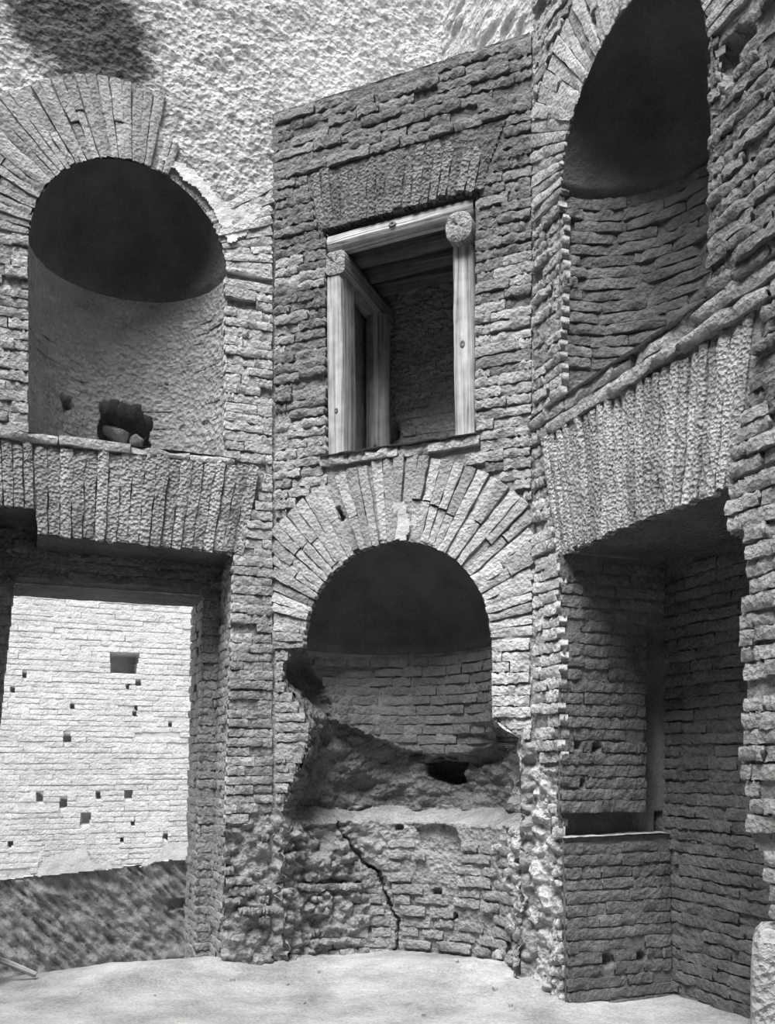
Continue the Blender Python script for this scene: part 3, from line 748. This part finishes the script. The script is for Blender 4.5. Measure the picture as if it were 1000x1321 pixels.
# niche
NR = Niche(FR, SILLR - .01, NRz, lambda z: NRu - NRr + 0 * z, lambda z: NRu + NRr + 0 * z, lambda z: .52 + 0 * z)
nr = NR.grid(160, .0125, lambda P, T, Z: .022 + .008 * fbm(P, 16, 4, 12), 'niche', 'mortar_soot_shade', wall_right, dome_mat='dome_plaster_shade', dome_disp=lambda P: -.007 + .005 * fbm(P, 9, 3, 3))
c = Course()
lay(c, lambda s, z: NR.pos(s / .53, z), lambda s, z: NR.axes(s / .53, z), .01, math.pi * .53 - .01, SILLR, NRz + .0, .0585, nofree, 'brick_recess_shade', BRICK, lmin=.16, lmax=.34, fill=.88, proud=.010, depth=.05)
c.build(nr, 200)

# blind doorway under the flat arch
RD = .66
recess = sheet('door_recess', FR.back(RD), RJ0 - .35, 2.4, FLOOR - .1, LINT_R + .05, .0125, lambda P, U, Z: .014 + .012 * fbm(P, 14, 4, 71), None, 'mortar_soot_shade', wall_right)
def jamb_depth(D, Z, P):
    o = .014 + .007 * fbm(P, 20, 3, 81)
    o = np.where((Z > LED) & (Z < LED + .115) & (D > .03), .15, o)
    o = np.where((D > RD - .12) & (Z > LED) & (Z < .75 + .1 * fbm(P, 5, 2, 3)) & (D < RD), .08, o)
    o = np.where((Z > .95) & (D < .1), .0, o)
    for (x, y, r) in ((770, 965, 6), (747, 962, 5), (752, 1012, 5), (828, 1235, 6), (785, 1240, 8), (823, 998, 4)):
        px, py = proj(P); o = np.where(np.hypot(px - x, py - y) < r, .08, o)
    return o
def jplane(z): return np.where(np.asarray(z) < LED, RJ0 + .035 + .03 * np.clip((LED - np.asarray(z)) / .9, 0, 1), RJ0)
ds = np.arange(.0, RD + .02, .0125); zz = np.arange(FLOOR - .15, LINT_R + .01, .0125)
zz = np.sort(np.concatenate([zz, [LED - .0005, LED + .0005]]))
D, Z = np.meshgrid(ds, zz, indexing='ij'); P = FR.at(jplane(Z), Z, D)
jamb = grid_mesh('jamb', FR.at(jplane(Z) - jamb_depth(D, Z, P), Z, D), 'jamb_shade', None, recess)
jc = Course()
def jamb_free(P):
    Z = P[..., 2]; D = (FR.O - P) @ FR.N
    f = ~((Z > LED - .012) & (Z < LED + .12)) & (D < RD - .005)
    f &= ~((D > RD - .125) & (Z > LED) & (Z < .78))
    x, y = proj(P)
    for (hx, hy, r) in ((770, 965, 7), (747, 962, 6), (752, 1012, 6), (828, 1235, 7), (785, 1240, 9)): f &= np.hypot(x - hx, y - hy) > r
    return f
lay(jc, lambda s, z: FR.at(jplane(z), z, s), lambda s, z: (-FR.N, FR.U), .012, RD, FLOOR - .05, LED - .012, .0625, jamb_free, 'brick_recess_shade', BRICK, lmin=.12, lmax=.24, fill=.86, proud=.006)
lay(jc, lambda s, z: FR.at(jplane(z), z, s), lambda s, z: (-FR.N, FR.U), .012, RD, LED + .12, LINT_R, .0625, jamb_free, 'brick_recess_shade', BRICK, lmin=.1, lmax=.2, fill=.86, proud=.006)
lay(jc, face_pos(FR, RD), face_axes(FR), RJ0 - .02, 2.3, FLOOR - .05, LINT_R, .0625, nofree, 'brick_recess_shade', BRICK, lmin=.12, lmax=.28, fill=.86, proud=.008)
jc.build(recess, 260)
led = quad_strip('ledge', (FR.at(RJ0 - .03, LED, .0), FR.at(RJ0 + .045, LED, .0)), (FR.at(RJ0 - .16, LED + .008, RD), FR.at(RJ0 + .04, LED + .008, RD)), 12, 60, 'rubble_light', recess, .006)
quad_strip('soffit', (FR.at(RJ0 - .05, LINT_R + .004, .015), FR.at(1.75, LINT_R + .004, .015)), (FR.at(RJ0 - .05, LINT_R + .004, RD + .03), FR.at(1.75, LINT_R + .004, RD + .03)), 100, 40, 'rubble_soot_shade', recess, .006)
# block left standing at the foot of the right jamb
def lump(name, size, seed, mat, parent=None, n=14, boxy=4.0, rough=.08):
    th = np.linspace(0, 2 * math.pi, 2 * n); ph = np.linspace(-math.pi / 2, math.pi / 2, n)
    T, Q = np.meshgrid(th, ph, indexing='ij')
    v = np.stack([np.cos(Q) * np.cos(T), np.cos(Q) * np.sin(T), np.sin(Q)], -1)
    k = (np.abs(v) ** boxy).sum(-1) ** (-1 / boxy); v = v * k[..., None] * .5
    v = v * (1 + rough * fbm(v + seed * 3.7, 3.2, 4, seed))[..., None]; v[-1] = v[0]
    return grid_mesh(name, v * np.array(size), mat, None, parent, smooth=n > 16)

# ================================================================== COURT BEHIND THE DOORWAY
CD = 4.7
FCt = FL.back(CD)
LEDGE_PX = [(-600, 1195), (0, 1137), (45, 1131), (130, 1124), (250, 1106), (600, 1060)]
def court_ledge_z(u):
    uz = sorted(FCt.px(*p) for p in LEDGE_PX); return np.interp(u, [q[0] for q in uz], [q[1] for q in uz])
CH_SQ = [[(142, 843), (181, 844), (177, 867), (143, 866)]]
CH_SM = [(32, 870, 3), (179, 881, 3), (165, 885, 2.5), (94, 911, 3), (174, 921, 3), (176, 913, 2.5), (87, 953, 5), (220, 935, 2.2), (16, 891, 3), (52, 1029, 4.5), (127, 1027, 4), (166, 1025, 6), (110, 1057, 7), (172, 1062, 3), (158, 1083, 2.5), (214, 1080, 3), (83, 1037, 5), (14, 1088, 4), (254, 874, 3)]
def court_hole(P):
    h = within(P, CH_SQ[0], 1.2); x, y = proj(P)
    for a, b, r in CH_SM: h |= np.maximum(np.abs(x - a), np.abs(y - b)) < r * (1 + .35 * fbm(P, 9, 2, 4))
    return h
def court_depth(P, U, Z):
    d = .012 + .006 * fbm(P, 12, 3, 5)
    d = np.where(court_hole(P), .10, d); d = np.where(within(P, CH_SQ[0], 1.2), .32, d)
    return d
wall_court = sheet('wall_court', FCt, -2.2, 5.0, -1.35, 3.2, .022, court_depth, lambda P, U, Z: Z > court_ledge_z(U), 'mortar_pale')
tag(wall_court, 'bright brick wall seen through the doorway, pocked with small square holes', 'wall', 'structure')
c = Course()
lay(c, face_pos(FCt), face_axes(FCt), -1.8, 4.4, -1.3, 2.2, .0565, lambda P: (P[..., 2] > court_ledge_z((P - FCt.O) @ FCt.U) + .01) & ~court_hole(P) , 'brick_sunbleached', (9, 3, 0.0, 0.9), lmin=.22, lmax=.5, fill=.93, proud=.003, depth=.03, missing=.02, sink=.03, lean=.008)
c.build(wall_court, 300)
for poly in ([(45, 1131), (58, 1104), (84, 1098), (112, 1091), (116, 1106), (122, 1112), (142, 1112), (147, 1123), (128, 1121), (112, 1125), (80, 1128)],
             [(178, 1118), (196, 1104), (214, 1088), (232, 1085), (262, 1085), (262, 1107), (230, 1110), (205, 1110), (180, 1120)]):
    uz = [FCt.px(*p) for p in poly]; us = [q[0] for q in uz]; zs_ = [q[1] for q in uz]
    sheet('plaster_patch', FCt, min(us), max(us), min(zs_), max(zs_), .012, lambda P, U, Z: -.022 + .006 * fbm(P, 9, 3, 6), lambda P, U, Z, q=poly: within(P, q, 2), 'plaster_grey', wall_court)
def tool_depth(P, U, Z):
    a = (U * .62 + Z * .78); b = (-U * .78 + Z * .62)
    q = np.stack([a * 5.0, b * 24, 0 * a], -1)
    d = .05 + .075 * fbm(q, 1.0, 4, 3) + .05 * fbm(P, 9, 3, 4) 
    d = np.where(within(P, [(218, 1168), (226, 1160), (240, 1160), (239, 1172), (220, 1176)], 1.5), .14, d)
    return d
foot = sheet('rock_footing', FCt, -2.2, 5.0, -3.0, -.6, .018, tool_depth, lambda P, U, Z: Z < court_ledge_z(U) + .02, 'tufa_tooled', wall_court)

# ================================================================== FLOOR
us = np.arange(-.8, 8.2, .035)
X = np.arange(-4.6, 3.4, .028); Y = np.arange(-1.5, 11.5, .028)
XX, YY = np.meshgrid(X, Y, indexing='ij'); P0 = np.stack([XX, YY, 0 * XX], -1)
dL = (FL.O[:2] - np.stack([XX, YY], -1)) @ FL.N[:2]; uL_ = (np.stack([XX, YY], -1) - FL.O[:2]) @ FL.U[:2]
ZZ = FLOOR + .022 * fbm(P0, 1.6, 3, 3) + .006 * fbm(P0, 9, 3, 5)
mound = np.exp(-((dL - .02) / .34) ** 2) * np.exp(-((uL_ - .80) / .42) ** 2)
ZZ = ZZ + (.06 + .03 * fbm(P0, 5, 3, 8)) * mound
ZZ = ZZ - 1.25 * np.clip((dL - .30) / .9, 0, 1)
ncd = np.hypot(XX - FC.at(NCu, 0, .28)[0], YY - FC.at(NCu, 0, .28)[1]); ZZ = ZZ + .05 * np.exp(-(ncd / .5) ** 2)
fd = (FC.O[:2] - np.stack([XX, YY], -1)) @ FC.N[:2]
for (mx, my, r, h) in ((-1.02, 5.50, .16, .05), (-.55, 5.62, .25, .05), (.55, 5.25, .28, .07), (.83, 4.95, .25, .06)):
    ZZ = ZZ + h * np.exp(-(((XX - mx) ** 2 + (YY - my) ** 2) / r ** 2)) * (1 + .5 * fbm(P0, 14, 3, 9))
floor = grid_mesh('floor', np.stack([XX, YY, ZZ], -1), 'earth')
tag(floor, 'pale trodden earth floor with a low mound in the doorway', 'floor', 'structure')

# ================================================================== TIMBER IN THE WINDOW
def log(name, p0, p1, w, h, seed, power=2.0, mat='timber', up=(0, 0, 1), taper=0.0, chamfer=None, rough=.03, rings=26, seg=26, domed=.0):
    """a hewn log: superellipse section w x h from p0 to p1, slightly bent and uneven, with closed ends"""
    p0, p1 = np.asarray(p0, float), np.asarray(p1, float); L = np.linalg.norm(p1 - p0); ax = (p1 - p0) / L
    upv = np.asarray(up, float); x = np.cross(upv, ax); x /= np.linalg.norm(x); y = np.cross(ax, x)
    t = np.linspace(0, 1, rings); a = np.linspace(0, 2 * math.pi, seg, endpoint=False)
    T, A = np.meshgrid(t, a, indexing='ij')
    ca, sa = np.cos(A), np.sin(A); k = (np.abs(ca) ** power + np.abs(sa) ** power) ** (-1 / power)
    q = np.stack([ca * k * .5, sa * k * .5, T * L * 3], -1)
    s = (1 - taper * T) * (1 + rough * fbm(q + seed * 5.3, 2.2, 3, seed))
    bx = .006 * np.sin(T * 3.0 + seed) ; by = .005 * np.sin(T * 4.1 + seed * 2)
    X_, Y_ = ca * k * .5 * w * s + bx, sa * k * .5 * h * s + by
    V = np.stack([X_, Y_, T * L], -1).reshape(-1, 3)
    F = [(i * seg + j, i * seg + (j + 1) % seg, (i + 1) * seg + (j + 1) % seg, (i + 1) * seg + j) for i in range(rings - 1) for j in range(seg)]
    o = link(name, mesh_np(name, V, np.array(F), mat))
    for e, zc in ((0, -domed), (rings - 1, L + domed)):
        E = [V[e * seg:(e + 1) * seg]]; c0 = np.array([bx[e, 0], by[e, 0], zc])
        for f in (.7, .4, .12): E.append(np.stack([c0[0] + (E[0][:, 0] - c0[0]) * f, c0[1] + (E[0][:, 1] - c0[1]) * f, zc + RNG.uniform(-.004, .004, seg)], -1))
        crack = np.abs(np.arange(seg) - seg * .1) < 1.1
        for ring_ in E[1:]: ring_[crack, 2] += .012 if e == 0 else -.012
        EV = np.vstack(E); EF = [(i * seg + j, i * seg + (j + 1) % seg, (i + 1) * seg + (j + 1) % seg, (i + 1) * seg + j) for i in range(3) for j in range(seg)]
        n3 = 3 * seg; EV = np.vstack([EV, c0]); EF += [(n3 + j, n3 + j + 1, n3 + (j + 2) % seg, 4 * seg) for j in range(0, seg, 2)]
        eo = link('end_grain', mesh_np('end_grain', EV, np.array(EF), 'timber_end'), o); eo['label'] = 'sawn end grain'
    me = o.data
    M = np.eye(4); M[:3, 0], M[:3, 1], M[:3, 2], M[:3, 3] = x, y, ax, p0
    o.matrix_world = Matrix(M.tolist())
    return o
CU = FC.U; CN = FC.N
def cp(u, z, d): return FC.at(u, z, d)
BT = 2.885
tag(log('timber_post', cp(.405, WINB - .01, .12), cp(.405, BT + .005, .12), .108, .20, 1, power=9, up=-CN, rough=.02),
    'squared pale timber post at the left jamb of the window', 'post', group='timbers propping the window')
tag(log('timber_post', cp(1.209, WINB - .01, .085), cp(1.204, BT + .01, .085), .125, .14, 2, power=3.4, up=-CN, rough=.05),
    'pale timber post at the right jamb of the window', 'post', group='timbers propping the window')
tag(log('timber_post', cp(.437, WINB - .01, .60), cp(.437, BT, .60), .155, .155, 3, power=2.2, up=-CN, rough=.03, mat='timber_aged'),
    'round timber post standing deep inside the window behind the left jamb post', 'post', group='timbers propping the window')
tag(log('timber_cross_beam', cp(.412, BT + .068, .012), cp(.412, BT + .068, .78), .125, .135, 4, power=6, rough=.03, domed=.006, mat='timber_aged'),
    'squared cross beam resting on the left window post, its sawn end facing out', 'beam', group='timbers propping the window')
rb = tag(log('timber_cross_beam', cp(1.195, BT + .085, -.035), cp(1.195, BT + .085, .78), .155, .165, 5, power=2.4, rough=.06, domed=.012, mat='timber_aged'),
    'rounded cross beam end with a split, projecting above the right window post', 'beam', group='timbers propping the window')
tag(log('timber_lintel', cp(WIN0 + .012, 3.092, .075), cp(WIN1 - .015, 3.108, .075), .115, .115, 6, power=2.2, rough=.03),
    'long round timber log laid across the top of the window opening', 'beam', group='timbers propping the window')
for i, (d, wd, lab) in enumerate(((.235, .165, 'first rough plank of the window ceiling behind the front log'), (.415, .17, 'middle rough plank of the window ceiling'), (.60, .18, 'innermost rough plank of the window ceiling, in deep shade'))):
    tag(log('timber_ceiling_plank', cp(WIN0 + .01, 3.112, d), cp(WIN1 - .01, 3.112, d), .10, wd, 20 + i, power=3.2, rough=.04, mat='timber_dark'), lab, 'plank', group='planks of the window ceiling')  # plank wood coloured dark to hold the ceiling's shade

# knots in the logs
def knot(o, p, r, axis):
    th = np.linspace(0, 2 * math.pi, 13); rr = np.array([1.0, .75, .45, .1]); hh = np.array([-.006, .003, .004, -.002])
    T, R_ = np.meshgrid(th, rr, indexing='ij'); H = np.broadcast_to(hh, T.shape)
    a, b = np.cos(T) * R_ * r, np.sin(T) * R_ * r * 1.5
    n = -H
    V = np.stack([n, a, b], -1) if axis == 'x' else np.stack([a, n, b], -1)
    k = grid_mesh('knot', V + np.array(p), 'timber_dark', None, o); k['label'] = 'dark knot'
posts = [o for o in COL.objects if o.name.startswith('timber_post')]
knot(posts[0], (.015, -.101, .28), .013, 'y'); knot(posts[0], (-.02, -.101, .75), .010, 'y')
knot(posts[1], (.0, -.071, .53), .018, 'y'); knot(posts[1], (.025, -.069, .2), .012, 'y')
knot(posts[2], (.01, -.079, .22), .016, 'y')
lin = [o for o in COL.objects if o.name.startswith('timber_lintel')][0]
knot(lin, (-.058, .005, .42), .017, 'x')

# ================================================================== LOOSE THINGS
def put(o, p, rz=0, rx=0, ry=0): o.location = p; o.rotation_euler = (rx, ry, rz); return o
def niche_at(x, y, d): return FL.at(*FL.px(x, y, d), d)
sd = SILL
import bmesh
def chunk(name, size, seed, mat):
    """an angular broken stone: the hull of a few scattered points, with chamfered edges"""
    r = np.random.default_rng(seed); bm = bmesh.new()
    for v in r.uniform(-.5, .5, (16, 3)): bm.verts.new(v / max(np.abs(v).max() * 2, .75) * np.array(size))
    bmesh.ops.convex_hull(bm, input=bm.verts)
    bmesh.ops.delete(bm, geom=[v for v in bm.verts if not v.link_faces], context='VERTS')
    bmesh.ops.bevel(bm, geom=list(bm.edges), offset=min(size) * .06, segments=1, affect='EDGES')
    me = bpy.data.meshes.new(name); bm.to_mesh(me); bm.free(); me.materials.append(MATS[mat])
    return link(name, me)
for (x, d, size, seed, lab, rz) in ((148, .68, (.17, .13, .13), 3, 'large angular stone lying in the hole of the left niche', .5),
                                     (176, .64, (.10, .09, .07), 5, 'flat stone lying in front of the hole in the left niche', 1.2),
                                     (197, .60, (.05, .05, .05), 8, 'small stone at the right edge of the hole in the left niche', .2)):
    u, z = FL.px(x, 560, d); o = chunk('rubble_stone', size, seed, 'stone_rubble')
    put(o, FL.at(u, FL.px(x, 574, d)[1] + size[2] * .45, d), rz); tag(o, lab, 'stone', group='stones in the left niche')
# masonry stub at the foot of the right-hand jamb
u, z = FR.px(985, 1205)
stub_h = z - FLOOR
stub = lump('masonry_stub', (.30, .26, stub_h + .06), 21, 'rubble_light', boxy=7, rough=.07, n=40)
stub.parent = wall_right; put(stub, FR.at(u + .085, FLOOR + (stub_h + .06) / 2 - .03, .07), math.radians(-21.8)); stub['label'] = 'pale worn masonry stub at the foot of the pier'
# pole lying at the lower left
fl_z = FLOOR
def floor_pt(x, y, z): t = z * FPX / (YH - y); return np.array([(x - CX) / FPX * t, t, z])
pa, pb = floor_pt(-45, 1222, -1.02), floor_pt(46, 1258, -1.19)
tag(log('wooden_pole', pa, pb, .034, .034, 31, power=2, rough=.02, rings=14, seg=14), 'slender pale wooden pole slanting to the ground at the lower left', 'pole')
spots = [(548, 1309, .024, 'small dark pebble on the bare floor below the arched niche'), (372, 1268, .022, 'small pebble near the foot of the corner between the left pier and the niche'),
         (640, 1282, .034, 'pebble at the right end of the niche, by the pale rubble'), (660, 1298, .028, 'smaller pebble in front of the pale rubble at the right end of the niche'),
         (300, 1264, .034, 'pebble at the foot of the left door pier'), (412, 1256, .028, 'pebble against the left part of the curved niche footing'),
         (200, 1284, .018, 'tiny pebble on the mound in front of the doorway'), (588, 1256, .030, 'pebble against the right part of the curved niche footing'), (392, 1290, .018, 'tiny pebble on the open floor left of centre')]
base = chunk('pebble', (1, 1, .7), 41, 'stone_rubble')
for i, (x, y, s, lab) in enumerate(spots):
    o = base if i == 0 else base.copy()
    if i: COL.objects.link(o)
    p = floor_pt(x, y, FLOOR + .01)
    ix = int(np.clip((p[0] - X[0]) / .028, 0, len(X) - 1)); iy = int(np.clip((p[1] - Y[0]) / .028, 0, len(Y) - 1))
    p[2] = ZZ[ix, iy] + s * .25
    o.location = p; o.scale = (s, s * random.uniform(.7, 1.2), s); o.rotation_euler = (0, 0, random.uniform(0, 6))
    tag(o, lab, 'pebble', group='pebbles on the floor')

# ================================================================== REST OF THE ROOM, BEHIND THE CAMERA, ADDED TO SHUT OUT LOW SKY LIGHT
def shell(name, a, b, z0, z1, label):
    A, B = np.array([*a, 0.0]), np.array([*b, 0.0]); Zv = np.array([0, 0, 1.0])
    o = quad_strip(name, (A + Zv * z0, B + Zv * z0), (A + Zv * z1, B + Zv * z1), 60, 60, 'plain_masonry', None, .03)
    return tag(o, label, 'wall', 'structure')
RZ = 8.5  # walls raised so that only steep sky light gets in
kE, kB = FR.at(2.6, 0)[:2], FR.at(6.6, 0)[:2]
kL = FL.at(5.4, 0)[:2]; kLB = kB + (kL - FR.at(-BEHIND, 0)[:2])
shell('wall_unseen_right', kE, kB, FLOOR - .1, RZ, 'unseen rough wall on the right, added to shut out low sky light')
shell('wall_unseen_back', kB, kLB, FLOOR - .1, RZ, 'unseen rough wall behind the viewer, added to shut out low sky light')
shell('wall_unseen_left', kLB, kL, FLOOR - .1, RZ, 'unseen rough wall on the far left, added to shut out low sky light')
shell('wall_left_end', FL.at(2.3, 0)[:2], kL, FLOOR - .1, 6.0, 'unseen rough continuation of the left wall beyond the doorway, added against low sky light')
